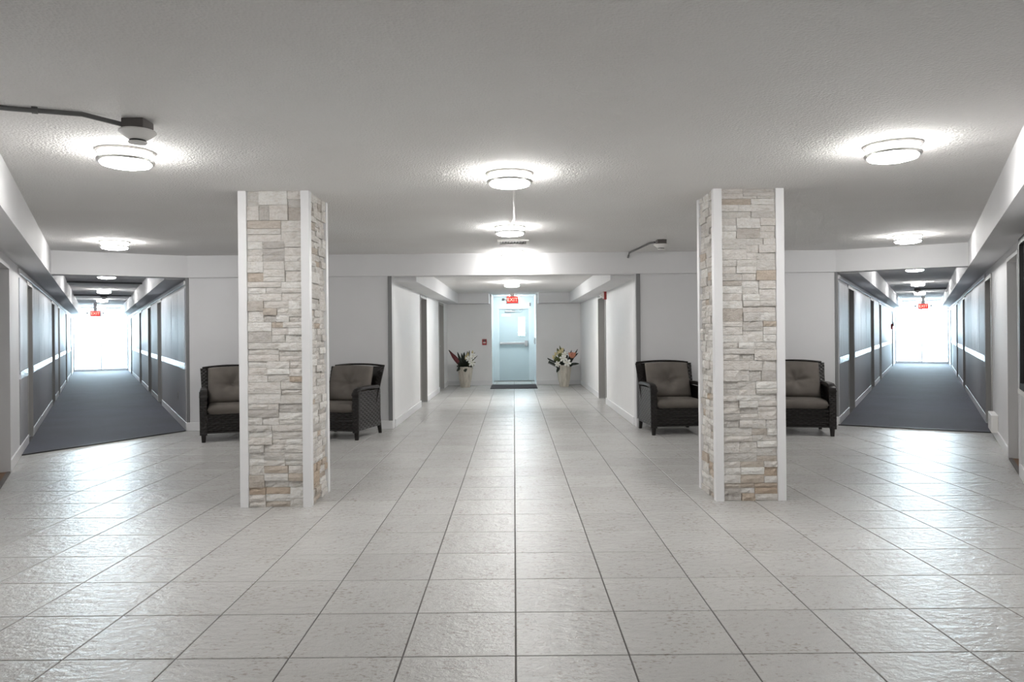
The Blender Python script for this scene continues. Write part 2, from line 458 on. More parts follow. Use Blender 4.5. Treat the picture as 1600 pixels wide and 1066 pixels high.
WRI = wall('wall_right_corridor_inner', RC.inner, 0, L, H, dr_i, 'grey and silver papered corridor wall beside the armchairs, along the straight-edged carpet')
WRO = wall('wall_right', RC.outer, S0, L, H, dr_o, 'long outer wall along the straight-edged carpet, with a low white box')
WBL = wall('wall_back_left', back, LC.A[0], -HX, H, [], 'plain white wall behind the armchairs next to the slant-edged carpet')
WBR = wall('wall_back_right', back, HX, RC.A[0], H, [], 'plain white wall behind the armchairs next to the straight-edged carpet')
dh_l = [(12.85, 13.8, DH), (16.05, 17.1, DH)]
dh_r = [(13.1, 14.25, DH)]
WHL = wall('wall_hall_left', hall_l, YW + .15, YE, H, dh_l, 'white wall of the central hall with two doorways', material=M['hallwall'])
WHR = wall('wall_hall_right', hall_r, YW + .15, YE, H, dh_r, 'white wall of the central hall with one doorway and a fire alarm', material=M['hallwall'])
WE = wall('wall_hall_end', endw, -HX, HX, H, [(-0.55, 0.55, HH)], 'white end wall of the central hall around the door recess', material=M['hallwall'])
# grey corner strips
fbox('corner_strip', back, -HX - .055, -HX - .002, -0.012, 0, 0.115, BB, M['greytrim'], WBL)
fbox('corner_strip', back, HX + .012, HX + .065, -0.012, 0, 0.115, BB, M['greytrim'], WBR)
fbox('corner_strip', back, LC.A[0] + .002, LC.A[0] + .04, -0.012, 0, 0.115, BB, M['greytrim'], WBL)
fbox('corner_strip', back, RC.A[0] - .04, RC.A[0] - .002, -0.012, 0, 0.115, BB, M['greytrim'], WBR)
# recess around the pale blue door
RX = 0.55
wr = slab('wall_recess', [(-RX, YE + .15), (-RX, YD), (RX, YD), (RX, YE + .15), (RX + .12, YE + .15), (RX + .12, YD + .12), (-RX - .12, YD + .12), (-RX - .12, YE + .15)], 0, HH, M['bluedoor'], kind='structure')
# (opening for the door leaf is cut by building the back as a comb below)
bpy.data.objects.remove(wr)
for s in (-1, 1):
    x0, x1 = sorted((s * RX, s * (RX + .12)))
    o = box('wall_recess_' + ('left' if s < 0 else 'right'), (x0, x1, YE + .15, YD + .12, 0, HH), M['bluewall'], kind='structure')
    tag(o, 'pale blue painted side of the door recess ' + ('next to the fire alarm call point' if s < 0 else 'with a keypad'), 'wall')
DW = 0.40; DT = 1.94
yd = lambda s, q, z: (s, YD + q, z)
o = prism('wall_recess_end', yd, comb(-RX, RX, HH, [(-DW - .06, DW + .06, DT + .05)]), 0, 0.12, M['bluewall'], kind='structure')
tag(o, 'pale blue wall above and around the exit door', 'wall')

# corridor wall dressing: lower and upper panels, mosaic rail, top trim
def dress(w_, fn, s0, s1, doors):
    for (a, b) in gaps(s0, s1, doors):
        a2, b2 = a + 0.05, b - 0.05
        if b2 - a2 < 0.08: continue
        fbox('lower_panel', fn, a2, b2, -0.008, 0, 0.115, 0.835, M['lower'], w_)
        fbox('mosaic_rail', fn, a2, b2, -0.016, 0, 0.837, 0.925, M['mosaic'], w_)
        n = max(1, round((b2 - a2) / 1.15)); wd = (b2 - a2) / n
        for k in range(n):
            fbox('upper_panel', fn, a2 + k * wd + 0.012, a2 + (k + 1) * wd - 0.012, -0.012, 0, 0.927, 1.955, M['paper'], w_, bevel=0.004)
    fbox('top_trim', fn, s0, s1, -0.022, 0, 1.995, 2.05, M['trim'], w_, bevel=0.006)
dress(WLI, LC.inner, 0.04, L, dl_i)
dress(WLO, LC.outer, -1.28, L, dl_o)
dress(WRI, RC.inner, 0.04, L, dr_i)
dress(WRO, RC.outer, 1.10, L, dr_o)

# doors set in the walls
DN = [0]
def door(fn, a, b, label, depth=0.11, top=DH, hinge=1, plate=False):
    DN[0] += 1
    t = thing('door_%d' % DN[0], label, 'door', fn((a + b) / 2, depth / 2, 0.0), kind='structure')
    fw = 0.05
    out = [(a, 0), (a, top), (b, top), (b, 0), (b - fw, 0), (b - fw, top - fw), (a + fw, top - fw), (a + fw, 0)]
    prism('frame', fn, out, -0.012, depth + .03, M['doorframe'], t)
    lf = fbox('leaf', fn, a + fw, b - fw, depth, depth + .038, 0.008, top - fw, M['door'], t)
    hs = a + fw + .07 if hinge > 0 else b - fw - .07
    v0 = Vector(fn(hs, depth - .045, 1.0)); v1 = Vector(fn(hs + .11 * hinge, depth - .045, 1.0)); v2 = Vector(fn(hs, depth + .002, 1.0))
    tube('handle', [v2, v0, v1], 0.009, M['steel'], lf)
    if plate:
        fbox('number_plate', fn, (a + b) / 2 - .07, (a + b) / 2 + .07, depth - .006, depth, 1.42, 1.56, M['paperwhite'], lf)
    return t
ordn = ['first', 'second', 'third', 'fourth', 'fifth', 'sixth']
for k, (a, b, h_) in enumerate(dl_i): door(LC.inner, a, b, '%s grey door from the lobby on the armchair side of the slant-edged-carpet corridor' % ordn[k], plate=k == 1)
for k, (a, b, h_) in enumerate(dl_o[1:]): door(LC.outer, a, b, '%s grey door along the carpet on the outer side of the slant-edged-carpet corridor' % ordn[k], hinge=-1, plate=k == 1)
for k, (a, b, h_) in enumerate(dr_i): door(RC.inner, a, b, '%s grey door from the lobby on the armchair side of the straight-edged-carpet corridor' % ordn[k], plate=k == 1)
for k, (a, b, h_) in enumerate(dr_o[1:]): door(RC.outer, a, b, '%s grey door along the carpet on the outer side of the straight-edged-carpet corridor' % ordn[k], hinge=-1, plate=k == 1)
door(hall_l, 12.85, 13.8, 'grey hall door opposite the fire alarm')
door(hall_l, 16.05, 17.1, 'grey hall door behind the planter with the maroon leaf', hinge=-1)
door(hall_r, 13.1, 14.25, 'grey hall door under the fire alarm')
# lobby side doorways: deeper openings
for fn, (a, b, h_), lab in ((LC.outer, dl_o[0], 'deep grey lobby doorway with brown floor ahead of the slant-edged carpet'), (RC.outer, dr_o[0], 'deep grey lobby doorway with brown floor near the low white box')):
    DN[0] += 1
    t = thing('door_%d' % DN[0], lab, 'door', fn((a + b) / 2, 0.2, 0), kind='structure')
    fw = 0.035
    out = [(a, 0), (a, h_), (b, h_), (b, 0), (b - fw, 0), (b - fw, h_ - fw), (a + fw, h_ - fw), (a + fw, 0)]
    prism('frame', fn, out, -0.015, 0.15, M['trim'], t)
    prism('reveal', fn, out, 0.15, 0.48, M['doorframe'], t)
    lf = fbox('leaf', fn, a, b, 0.48, 0.52, 0.01, h_, M['door'], t)
    fbox('threshold', fn, a + fw, b - fw, 0.02, 0.48, 0.0, 0.012, M['brown'], t)
    fbox('sill_strip', fn, a + fw, b - fw, -0.012, 0.02, 0.0, 0.014, M['boxdark'], t)
    tube('handle', [fn(a + .12, .48, 1.0), fn(a + .12, .43, 1.0), fn(a + .24, .43, 1.0)], 0.009, M['steel'], lf)

# ------------------------------------------------------------------ pale blue exit door
DN[0] += 1
t = thing('door_%d' % DN[0], 'pale blue metal exit door with push bar and narrow window', 'door', (0, YD, 0), kind='structure')
fo = DW + .06
prism('frame', yd, [(-fo, 0), (-fo, DT + .05), (fo, DT + .05), (fo, 0), (DW, 0), (DW, DT), (-DW, DT), (-DW, 0)], -0.02, 0.10, M['bluewall'], t)
# leaf with a cut for the narrow window: ring built as one mesh
wx0, wx1, wz0, wz1 = 0.12, 0.30, 1.22, 1.72
xs = [-DW, wx0, wx1, DW]; zs = [0.012, wz0, wz1, DT]
v = []; f = []
for q in (0.03, 0.075):
    for z in zs:
        for x in xs: v.append(yd(x, q, z))
for i in range(3):
    for j in range(3):
        if i == 1 and j == 1: continue
        a = j * 4 + i; f.append((a, a + 1, a + 5, a + 4)); f.append((a + 16, a + 20, a + 21, a + 17))
hole = [5, 6, 10, 9]
for k in range(4): f.append((hole[k], hole[(k + 1) % 4], hole[(k + 1) % 4] + 16, hole[k] + 16))
rim = [0, 1, 2, 3, 7, 11, 15, 14, 13, 12, 8, 4]
for k in range(12): f.append((rim[k], rim[(k + 1) % 12], rim[(k + 1) % 12] + 16, rim[k] + 16))
leaf = mk('leaf', v, f, M['bluedoor'], t)
box('window_pane', (wx0, wx1, YD + .048, YD + .056, wz0, wz1), M['glass'], leaf)
e_ = .025
for (x0, x1, z0, z1) in ((wx0 - e_, wx1 + e_, wz0 - e_, wz0), (wx0 - e_, wx1 + e_, wz1, wz1 + e_), (wx0 - e_, wx0, wz0, wz1), (wx1, wx1 + e_, wz0, wz1)):
    box('window_bead', (x0, x1, YD + .02, YD + .03, z0, z1), M['bluedoor'], leaf)
box('push_bar', (-DW + .02, DW - .06, YD - .045, YD - .012, 0.985, 1.045), M['steel'], leaf, bevel=.008)
box('bar_bracket', (-DW + .02, -DW + .07, YD - .02, YD + .032, 0.97, 1.06), M['steel'], leaf, bevel=.004)
box('latch_case', (DW - .11, DW - .03, YD - .05, YD + .032, 0.93, 1.09), M['steel'], leaf, bevel=.004)
box('closer_body', (-0.24, 0.02, YD - .03, YD + .03, DT - .085, DT - .03), M['steel'], leaf, bevel=.006)
tube('closer_arm', [(-0.05, YD - .04, DT - .03), (0.13, YD - .13, DT - .045), (0.24, YD - .03, DT - .005)], 0.011, M['steel'], leaf)
box('notice_plate', (-0.33, -0.08, YD + .024, YD + .03, DT - .20, DT - .13), M['paperwhite'], leaf)
box('threshold', (-fo, fo, YD - .06, YD + .1, 0, .012), M['steel'], t)

# ------------------------------------------------------------------ carpets and mats
cl = slab('carpet', [LC.P(L - .02, .018)[:2], LC.P(L - .02, LC.W - .018)[:2], LC.P(-1.22, LC.W - .018)[:2], LC.P(-0.02, 0.018)[:2]], 0.0, 0.012, M['carpet'])
tag(cl, 'dark blue-grey carpet with its front edge cut at a slant', 'carpet')
fbox('edge_strip', lambda s, q, z: tuple(Vector(LC.P(-0.02, 0.018)).lerp(Vector(LC.P(-1.22, LC.W - .018)), s) + Vector((0, -1, 0)) * q + Vector((0, 0, z))), 0, 1, 0.0, 0.03, 0, 0.014, M['black'], cl)
cr = slab('carpet', [RC.P(L - .02, .018)[:2], RC.P(L - .02, RC.W - .018)[:2], RC.P(0.0, RC.W - .018)[:2], RC.P(-0.02, 0.018)[:2]], 0.0, 0.012, M['carpet'])
tag(cr, 'dark blue-grey carpet with its front edge cut straight across', 'carpet')
fbox('edge_strip', RC.P, -0.045, -0.02, 0.0, RC.W - .02, 0, 0.014, M['black'], cr)
# corridor floor slabs
for c, n in ((LC, 'left'), (RC, 'right')):
    o = slab('floor', [c.P(.2, -.15)[:2], c.P(L + .2, -.15)[:2], c.P(L + .2, c.W + .15)[:2], c.P(.1, c.W + .15)[:2]], -0.12, -0.0005, M['grout'], kind='structure')
    tag(o, 'floor slab under the %s carpet' % ED[n], 'floor')
dm = box('door_mat', (-0.56, 0.54, 16.85, YE + .05, 0.0, 0.012), M['mat_dark'], bevel=0.003)
tag(dm, 'dark rectangular mat in front of the pale blue exit door', 'mat')

# ------------------------------------------------------------------ glazed corridor ends and the walkways outside
for c, n in ((LC, 'left'), (RC, 'right')):
    t = thing('window_1' if n == 'left' else 'window_2', 'full height white framed glazing at the bright end of the %s corridor' % ED[n], 'window', c.P(L, c.W / 2, 0), kind='structure')
    fn = lambda s, q, z, c=c: c.P(L + q, s, z)
    Wc = c.W; e = 0.05
    prism('frame', fn, [(0, 0), (0, H), (Wc, H), (Wc, 0), (Wc - e, 0), (Wc - e, H - e), (e, H - e), (e, 0)], 0.0, 0.07, M['trim'], t)
    fbox('sill', fn, e, Wc - e, -0.01, 0.08, 0, 0.09, M['trim'], t)
    fbox('mullion', fn, Wc / 2 - .02, Wc / 2 + .02, 0.01, 0.06, 0.09, H - e, M['trim'], t)
    fbox('pane', fn, e, Wc / 2 - .02, 0.03, 0.036, 0.09, H - e, M['glass'], t)
    fbox('pane', fn, Wc / 2 + .02, Wc - e, 0.03, 0.036, 0.09, H - e, M['glass'], t)
    o = slab('floor', [c.P(L + .2, -1.5)[:2], c.P(L + 2.0, -1.5)[:2], c.P(L + 2.0, c.W + 1.5)[:2], c.P(L + .2, c.W + 1.5)[:2]], -0.12, -0.01, M['concrete'], kind='structure')
    tag(o, 'pale outside walkway slab beyond the %s corridor window' % ED[n], 'floor')
    o = slab('wall_parapet_' + n, [c.P(L + 1.85, -1.5)[:2], c.P(L + 2.0, -1.5)[:2], c.P(L + 2.0, c.W + 1.5)[:2], c.P(L + 1.85, c.W + 1.5)[:2]], -0.01, 1.02, M['concrete'], kind='structure')
    tag(o, 'low white parapet outside the %s corridor window' % ED[n], 'wall')

# ------------------------------------------------------------------ vestibule behind the camera
for s, p, n in ((-1, pl, 'left'), (1, pr, 'right')):
    x0, x1 = sorted((p[0], s * (VX + .15)))
    o = box('wall_return_' + n, (x0, x1, p[1], p[1] + .15, 0, H), M['wall'], kind='structure'); tag(o, 'short return wall of the entrance on the %s' % n, 'wall')
    x0, x1 = sorted((s * VX, s * (VX + .15)))
    o = box('wall_entrance_' + n, (x0, x1, YB, p[1], 0, H), M['wall'], kind='structure'); tag(o, 'entrance side wall on the %s' % n, 'wall')
yb = lambda s, q, z: (s, YB - q, z)
o = prism('wall_front', yb, comb(-VX, VX, H, [(-1.5, 1.5, 2.1)]), 0, 0.15, M['wall'], kind='structure'); tag(o, 'front wall around the entrance door', 'wall')
t = thing('door_%d' % (DN[0] + 1), 'white double entrance door', 'door', (0, YB, 0), kind='structure')
prism('frame', yb, [(-1.5, 0), (-1.5, 2.1), (1.5, 2.1), (1.5, 0), (1.44, 0), (1.44, 2.04), (-1.44, 2.04), (-1.44, 0)], 0.03, 0.12, M['trim'], t)
for x0, x1, hx in ((-1.44, -.01, -.12), (.01, 1.44, .12)):
    lf = fbox('leaf', yb, x0, x1, 0.06, 0.10, 0.01, 2.04, M['wall'], t)
    tube('handle', [(hx, YB - .06, .9), (hx, YB - .01, .9), (hx, YB - .01, 1.2), (hx, YB - .06, 1.2)], .012, M['steel'], lf)

# ------------------------------------------------------------------ stone pillars
def stone_face(parent, o3, u3, n3, width, seed, joined):
    rnd = random.Random(seed)
    o3, u3, n3 = Vector(o3), Vector(u3), Vector(n3); z = 0.0
    AV, AF, AT = [], [], []
    while z < H - 0.01:
        bh = min(rnd.uniform(0.135, 0.165), H - z)
        if H - z - bh < 0.06: bh = H - z
        ncol = rnd.choice((2, 2, 3, 3))
        if ncol == 2: cuts = [0, width * rnd.uniform(.35, .65), width]
        else:
            a = width * rnd.uniform(.22, .40); b = width * rnd.uniform(.60, .78); cuts = [0, a, b, width]
        for k in range(len(cuts) - 1):
            n = rnd.choice((2, 3, 3, 3)); hs = [rnd.uniform(.7, 1.3) for _ in range(n)]; t_ = sum(hs); zz = z
            for hh in hs:
                zh = bh * hh / t_
                subs = [(cuts[k], cuts[k + 1])]
                if cuts[k + 1] - cuts[k] > 0.19 and rnd.random() < .5:
                    mid = cuts[k] + (cuts[k + 1] - cuts[k]) * rnd.uniform(.35, .65); subs = [(cuts[k], mid), (mid, cuts[k + 1])]
                for (a, b) in subs:
                    g = 0.0012; a_, b_, z0, z1 = a + g, b - g, zz + g, zz + zh - g
                    d = rnd.uniform(0.004, 0.027); nx, ny = 5, 3; V_ = []; F_ = []
                    for j in range(ny):
                        for i in range(nx):
                            edge = i in (0, nx - 1) or j in (0, ny - 1)
                            dd = d + (rnd.uniform(-.007, .001) if edge else rnd.uniform(-.003, .008))
                            V_.append(o3 + u3 * (a_ + (b_ - a_) * i / (nx - 1)) + n3 * max(dd, .002) + Vector((0, 0, z0 + (z1 - z0) * j / (ny - 1))))
                    for j in range(ny - 1):
                        for i in range(nx - 1):
                            q = j * nx + i; F_.append((q, q + 1, q + nx + 1, q + nx))
                    ring = list(range(nx)) + [nx * j + nx - 1 for j in range(1, ny)] + [nx * (ny - 1) + i for i in range(nx - 2, -1, -1)] + [nx * j for j in range(ny - 2, 0, -1)]
                    m0 = len(V_)
                    for r_ in ring:
                        p = V_[r_]; V_.append(p - n3 * ((p - o3).dot(n3)))
                    for q in range(len(ring)):
                        q2 = (q + 1) % len(ring); F_.append((ring[q2], ring[q], m0 + q, m0 + q2))
                    tn = min(1, max(0, rnd.gauss(.58, .2)))
                    if z < 0.25 and rnd.random() < .3: tn = rnd.uniform(0, .15)
                    if rnd.random() < .05: tn = rnd.uniform(0.05, .25)
                    if joined:
                        n0 = len(AV); AV += V_; AF += [tuple(i + n0 for i in q) for q in F_]; AT += [tn] * len(V_)
                    else: mk('stone', V_, F_, M['stone'], parent, tone=tn)
                zz += zh
        z += bh
    if joined: mk('stone_cladding', AV, AF, M['stone'], parent, tone=AT, kind='stuff')
def pillar(x0, x1, y0, y1, vis_side, label, seed):
    t = thing('stone_pillar', label, 'pillar', ((x0 + x1) / 2, (y0 + y1) / 2, 0), group='stone pillars')
    k = 0.028
    box('core', (x0 + k, x1 - k, y0 + k, y1 - k, 0.0, H), M['core'], t)
    tw = 0.062
    for sx in (0, 1):
        for sy in (0, 1):
            X = x0 if sx == 0 else x1; Y = y0 if sy == 0 else y1; dx = 1 if sx == 0 else -1; dy = 1 if sy == 0 else -1
            poly = [(X, Y), (X + dx * tw, Y), (X + dx * tw, Y + dy * k), (X + dx * k, Y + dy * k), (X + dx * k, Y + dy * tw), (X, Y + dy * tw)]
            slab('corner_trim', poly, 0.0, H, M['trim'], t)
    wx, wy = x1 - x0 - 2 * tw, y1 - y0 - 2 * tw
    stone_face(t, (x0 + tw, y0 + k, 0), (1, 0, 0), (0, -1, 0), wx, seed, False)
    stone_face(t, (x1 - k, y0 + tw, 0), (0, 1, 0), (1, 0, 0), wy, seed + 1, vis_side < 0)
    stone_face(t, (x0 + k, y1 - tw, 0), (0, -1, 0), (-1, 0, 0), wy, seed + 2, vis_side > 0)
    stone_face(t, (x1 - tw, y1 - k, 0), (-1, 0, 0), (0, 1, 0), wx, seed + 3, True)
    return t
pillar(-2.070, -1.535, 5.47, 6.03, 1, 'square pillar clad in cream and tan split stone, on the side of the slant-edged carpet', 11)
pillar(1.530, 2.066, 5.54, 6.05, -1, 'square pillar clad in whiter split stone, on the side of the straight-edged carpet', 31)

# ------------------------------------------------------------------ ceiling lamps
def make_lamp(glow):
    t = thing('ceiling_light', 'x', 'ceiling lamp', group='round flush ceiling lamps')
    lathe('base_ring', [(0.06, 0), (0.158, 0), (0.160, -0.006), (0.158, -0.014), (0.135, -0.016), (0.06, -0.016)], M['nickel'], t)
    lathe('diffuser', [(0.06, -0.0162), (0.134, -0.0162), (0.138, -0.022), (0.138, -0.072), (0.130, -0.082), (0.09, -0.092), (0.04, -0.097), (0.008, -0.098)], glow, t)
    v = []; f = []; prof = [(0.1385, -0.050), (0.152, -0.050), (0.156, -0.056), (0.154, -0.066), (0.140, -0.070), (0.1385, -0.070)]; sg = 40
    for (r, z) in prof:
        for k in range(sg):
            a = 2 * math.pi * k / sg; v.append((r * math.cos(a), r * math.sin(a), z))
    for i in range(len(prof)):
        j = (i + 1) % len(prof)
        for k in range(sg): f.append((i * sg + k, i * sg + (k + 1) % sg, j * sg + (k + 1) % sg, j * sg + k))
    o = mk('lower_ring', v, f, M['nickel'], t, local=True); autosmooth(o)
    return t
spots = [((-2.27, 4.27, H), 'lit round double-ring ceiling lamp beside the smoke detector with the long conduit'),
         ((2.24, 4.28, H), 'lit round double-ring ceiling lamp ahead of the whiter stone pillar, with no detector by it'),
         ((-0.02, 4.95, H), 'lit round ceiling lamp on the centre line ahead of the pillars, by a white raceway'),
         ((-0.03, 7.45, H), 'lit round ceiling lamp on the centre line next to the square ceiling vent'),
         ((-0.01, 9.66, H), 'lit round ceiling lamp close against the beam of the central hall'),
         ((-4.56, 8.32, H), 'lit round ceiling lamp in the lobby before the mouth of the slant-edged-carpet corridor'),
         ((4.56, 8.40, H), 'lit round ceiling lamp in the lobby before the mouth of the straight-edged-carpet corridor'),
         
         ((0.0, 0.0, H), 'unseen round ceiling lamp added as fill light in the entrance vestibule')]  # guessed lamp behind the camera, added to fill the lobby with light
for c, n in ((LC, 'left'), (RC, 'right')):
    for k, s in enumerate((3.5, 8.4, 13.4, 18.4)):
        p = c.P(s, c.W / 2, H); spots.append((p, '%s lit round ceiling lamp along the %s corridor' % (ordn[k], ED[n])))
lamp0 = make_lamp(M['glow'])
for k, (p, lab) in enumerate(spots):
    if k == 0: lamp0.location = p; lamp0['label'] = lab
    else: copy_tree(lamp0, None, p, 0, lab)
lh = make_lamp(M['glowhall']); lh.location = (-0.03, 13.8, HH); lh['label'] = 'lit round lamp on the lower ceiling of the central hall'
lc = make_lamp(M['glowcool']); lc.location = (0.0, 18.75, HH); lc['label'] = 'cool white round lamp over the recess of the pale blue door'

# ------------------------------------------------------------------ smoke detectors, conduits, vent
def detector(loc, rz, label, pts, base=True):
    t = thing('smoke_detector', label, 'smoke detector', loc, 0, group='smoke detectors')
    box('junction_box', (-.055, .055, -.055, .055, -0.052, 0), M['boxdark'], t, local=True, bevel=.004)
    lathe('body', [(0.02, -0.052), (0.085, -0.052), (0.088, -0.060), (0.080, -0.068), (0.055, -0.088), (0.042, -0.098), (0.03, -0.098)], M['plastic'], t, seg=32)
    lathe('sensor_slot', [(0.01, -0.098), (0.038, -0.098), (0.038, -0.108), (0.01, -0.108)], M['black'], t, seg=24)
    lathe('cap', [(0.01, -0.108), (0.044, -0.108), (0.042, -0.116), (0.01, -0.120)], M['plastic'], t, seg=24)
    return t
dl = (-1.885, 3.66, H)
detector(dl, 0, 'white cone smoke detector on a dark box, ahead of the tan stone pillar', None)
o = tube('conduit', [(-2.9, 3.15, H - .014), (-2.36, 3.40, H - .014), (-2.07, 3.50, H - .014), (-1.94, 3.62, H - .03)], 0.012, M['conduit'])
tag(o, 'grey metal conduit crossing the ceiling to the smoke detector before the tan pillar', 'conduit')
tube('clip', [(-2.262, 3.425, H - .014), (-2.240, 3.435, H - .014)], 0.018, M['conduit'], o)
detector((1.755, 8.62, H), 0, 'white cone smoke detector on a dark box, behind the pillars by the beam', None)
o = tube('conduit', [(1.70, 8.72, H - .016), (1.66, 8.82, H - .014), (1.575, 9.86, H - .016), (1.565, 9.865, H - .05), (1.555, 9.868, H - .085)], 0.012, M['conduit'])
tag(o, 'short grey conduit from the smoke detector behind the pillars down onto the beam', 'conduit')
o = tube('raceway', [(0.01, 5.12, H - .006), (0.012, 6.9, H - .006), (-0.015, 7.28, H - .006)], 0.011, M['plastic'])
tag(o, 'thin white raceway joining two lamps along the ceiling centre line', 'conduit')
# corridor conduits
p0, p1 = LC.P(5.7, SW, H - .02), LC.P(5.7, LC.W - SW, H - .02)
o = tube('conduit', [p0, p1], 0.018, M['conduit']); tag(o, 'grey conduit across the slant-edged-carpet corridor ceiling behind its first lamp', 'conduit')
p0, p1 = LC.P(10.9, SW, H - .02), LC.P(10.9, LC.W - SW, H - .02)
o = tube('conduit', [p0, p1], 0.018, M['conduit']); tag(o, 'grey conduit across the slant-edged-carpet corridor ceiling passing a smoke detector', 'conduit')
detector(LC.P(11.1, LC.W / 2 - .02, H), 0, 'small white smoke detector on the slant-edged-carpet corridor ceiling', None)
p0, p1 = RC.P(11.4, RC.W / 2 + .03, H - .02), RC.P(11.4, RC.W - SW, H - .02)
o = tube('conduit', [p0, p1], 0.018, M['conduit']); tag(o, 'grey conduit across half of the straight-edged-carpet corridor ceiling', 'conduit')
detector(RC.P(11.4, RC.W / 2 - .04, H), 0, 'small white smoke detector on the straight-edged-carpet corridor ceiling', None)
# vent
t = thing('ceiling_vent', 'square white ceiling vent with slats behind a centre lamp', 'vent', (0.0, 8.62, H))
b_ = 0.185
for (x0, x1, y0, y1) in ((-b_, b_, -b_, -b_ + .03), (-b_, b_, b_ - .03, b_), (-b_, -b_ + .03, -b_ + .03, b_ - .03), (b_ - .03, b_, -b_ + .03, b_ - .03)):
    box('vent_frame', (x0, x1, y0, y1, -0.022, 0), M['plastic'], t, local=True)
box('duct', (-b_ + .03, b_ - .03, -b_ + .03, b_ - .03, -0.004, -0.001), M['black'], t, local=True)
for k in range(9):
    x = -b_ + .045 + k * (2 * b_ - .09) / 8
    mk('slat', [(x - .006, -b_ + .03, -.020), (x + .004, -b_ + .03, -.006), (x + .004, b_ - .03, -.006), (x - .006, b_ - .03, -.020), (x - .003, -b_ + .03, -.020), (x + .007, -b_ + .03, -.006), (x + .007, b_ - .03, -.006), (x - .003, b_ - .03, -.020)], BF, M['conduit_l'], t, local=True)

# ------------------------------------------------------------------ exit signs, alarms and small wall fittings
def text_mesh(name, body, size, depth, material, parent, rot, loc):
    cu = bpy.data.curves.new('t', 'FONT'); cu.body = body; cu.size = size; cu.extrude = depth; cu.align_x = 'CENTER'; cu.align_y = 'CENTER'
    ob = bpy.data.objects.new('t', cu); C.objects.link(ob)
    bpy.context.view_layer.update()
    dg = bpy.context.evaluated_depsgraph_get()
    me = bpy.data.meshes.new_from_object(ob.evaluated_get(dg)); bpy.data.objects.remove(ob); bpy.data.curves.remove(cu)
    me.transform(rot); me.transform(Matrix.Translation(loc)); me.materials.clear(); me.materials.append(material)
    o = bpy.data.objects.new(name, me); C.objects.link(o); o.parent = parent; ORG[o.name] = Vector((0, 0, 0)); return o
RT = Matrix.Rotation(math.radians(90), 4, 'X')
def exit_sign(loc, rz, label, zc, heads):
    t = thing('exit_sign', label, 'exit sign', loc, rz, group='red exit signs')
    w2, h2_ = 0.15, 0.095
    box('housing', (-w2, w2, -.02, .02, zc - h2_, zc + h2_), M['plastic'], t, local=True, bevel=.006)
    box('face', (-w2 + .018, w2 - .018, -.024, -.018, zc - h2_ + .016, zc + h2_ - .016), M['exitred'], t, local=True)
    text_mesh('lettering', 'EXIT', 0.125, 0.002, M['exitletter'], t, RT, (0, -.026, zc))
    box('hanger', (-.05, .05, -.015, .015, zc + h2_, -0.0), M['plastic'], t, local=True)
    for s in heads:
        hd = lathe('lamp_head', [(0.01, 0), (0.034, 0), (0.034, .04), (0.02, .06)], M['steel'], t, seg=16, center=(s * (w2 + .075), 0, zc - .02))
        tube('lamp_arm', [(s * (w2 - .01), 0, zc), (s * (w2 + .075), 0, zc)], .008, M['plastic'], hd, local=True)
    return t
exit_sign((-0.03, 17.7, HH), 0, 'red EXIT sign hanging in front of the pale blue door', -0.16, (-1,))
for c, ps, n in ((LC, 1.08, 'left'), (RC, 0.96, 'right')):
    p = c.P(16.5, ps, H); a = math.atan2(c.P(1, 0)[1] - c.P(0, 0)[1], c.P(1, 0)[0] - c.P(0, 0)[0]) - math.pi / 2
    exit_sign(p, a, 'red EXIT sign with two lamp heads at the bright end of the %s corridor' % ED[n], -0.34, (-1, 1))
# call point on hall end wall
t = thing('fire_call_point', 'dark red fire alarm call point on the white wall beside the door recess', 'fire alarm', (-0.735, YE, 1.0))
box('back_box', (-.055, .055, -.045, 0, 0, .145), M['red'], t, local=True, bevel=.006)
box('pull_handle', (-.035, .035, -.058, -.045, .045, .075), M['plastic'], t, local=True, bevel=.003)
box('glass_rod', (-.03, .03, -.05, -.045, .09, .125), M['boxdark'], t, local=True)
# horn strobe on hall right wall
t = thing('fire_alarm_horn', 'red and white fire alarm horn on the hall wall above the doorway', 'fire alarm', (HX, 13.05, 1.88))
box('back_box', (-.045, 0, -.07, .07, 0.0, .15), M['red'], t, local=True, bevel=.006)
mk('strobe_lens', [(-.045, -.05, .02), (-.045, .05, .02), (-.045, .05, .13), (-.045, -.05, .13), (-.11, -.015, .07), (-.11, .015, .07), (-.11, .015, .085), (-.11, -.015, .085)], BF, M['plastic'], t, local=True)
tube('conduit_stub', [(-.022, 0, .15), (-.022, 0, .138 + .0)], .012, M['conduit'], t, local=True)
# straight-edged-carpet corridor device
p = RC.inner(16.6, 0.0, 1.30)
t = thing('fire_alarm_horn', 'dark fire alarm device near the far end of the straight-edged-carpet corridor', 'fire alarm', p)
fb = fbox('back_box', RC.inner, 16.52, 16.68, -0.07, -0.012, 1.30, 1.48, M['red'], t)
fbox('bracket', RC.inner, 16.57, 16.63, -0.10, -0.07, 1.40, 1.55, M['boxdark'], t)
# strobe above the pale blue door and keypad in the recess
t = thing('strobe_light', 'small white strobe on the pale blue wall above the exit door', 'alarm light', (0.41, YD, 1.99))
box('back_plate', (-.05, .05, -.03, 0, 0, .13), M['plastic'], t, local=True, bevel=.006)
box('lens', (.018, .044, -.045, -.03, .02, .11), M['boxdark'], t, local=True, bevel=.003)
t = thing('keypad', 'grey keypad on the side of the door recess', 'keypad', (RX, 18.7, 1.0))
box('case', (-.03, 0, -.05, .05, 0, .17), M['steel'], t, local=True, bevel=.004)
box('button_field', (-.034, -.03, -.035, .035, .03, .12), M['boxdark'], t, local=True)
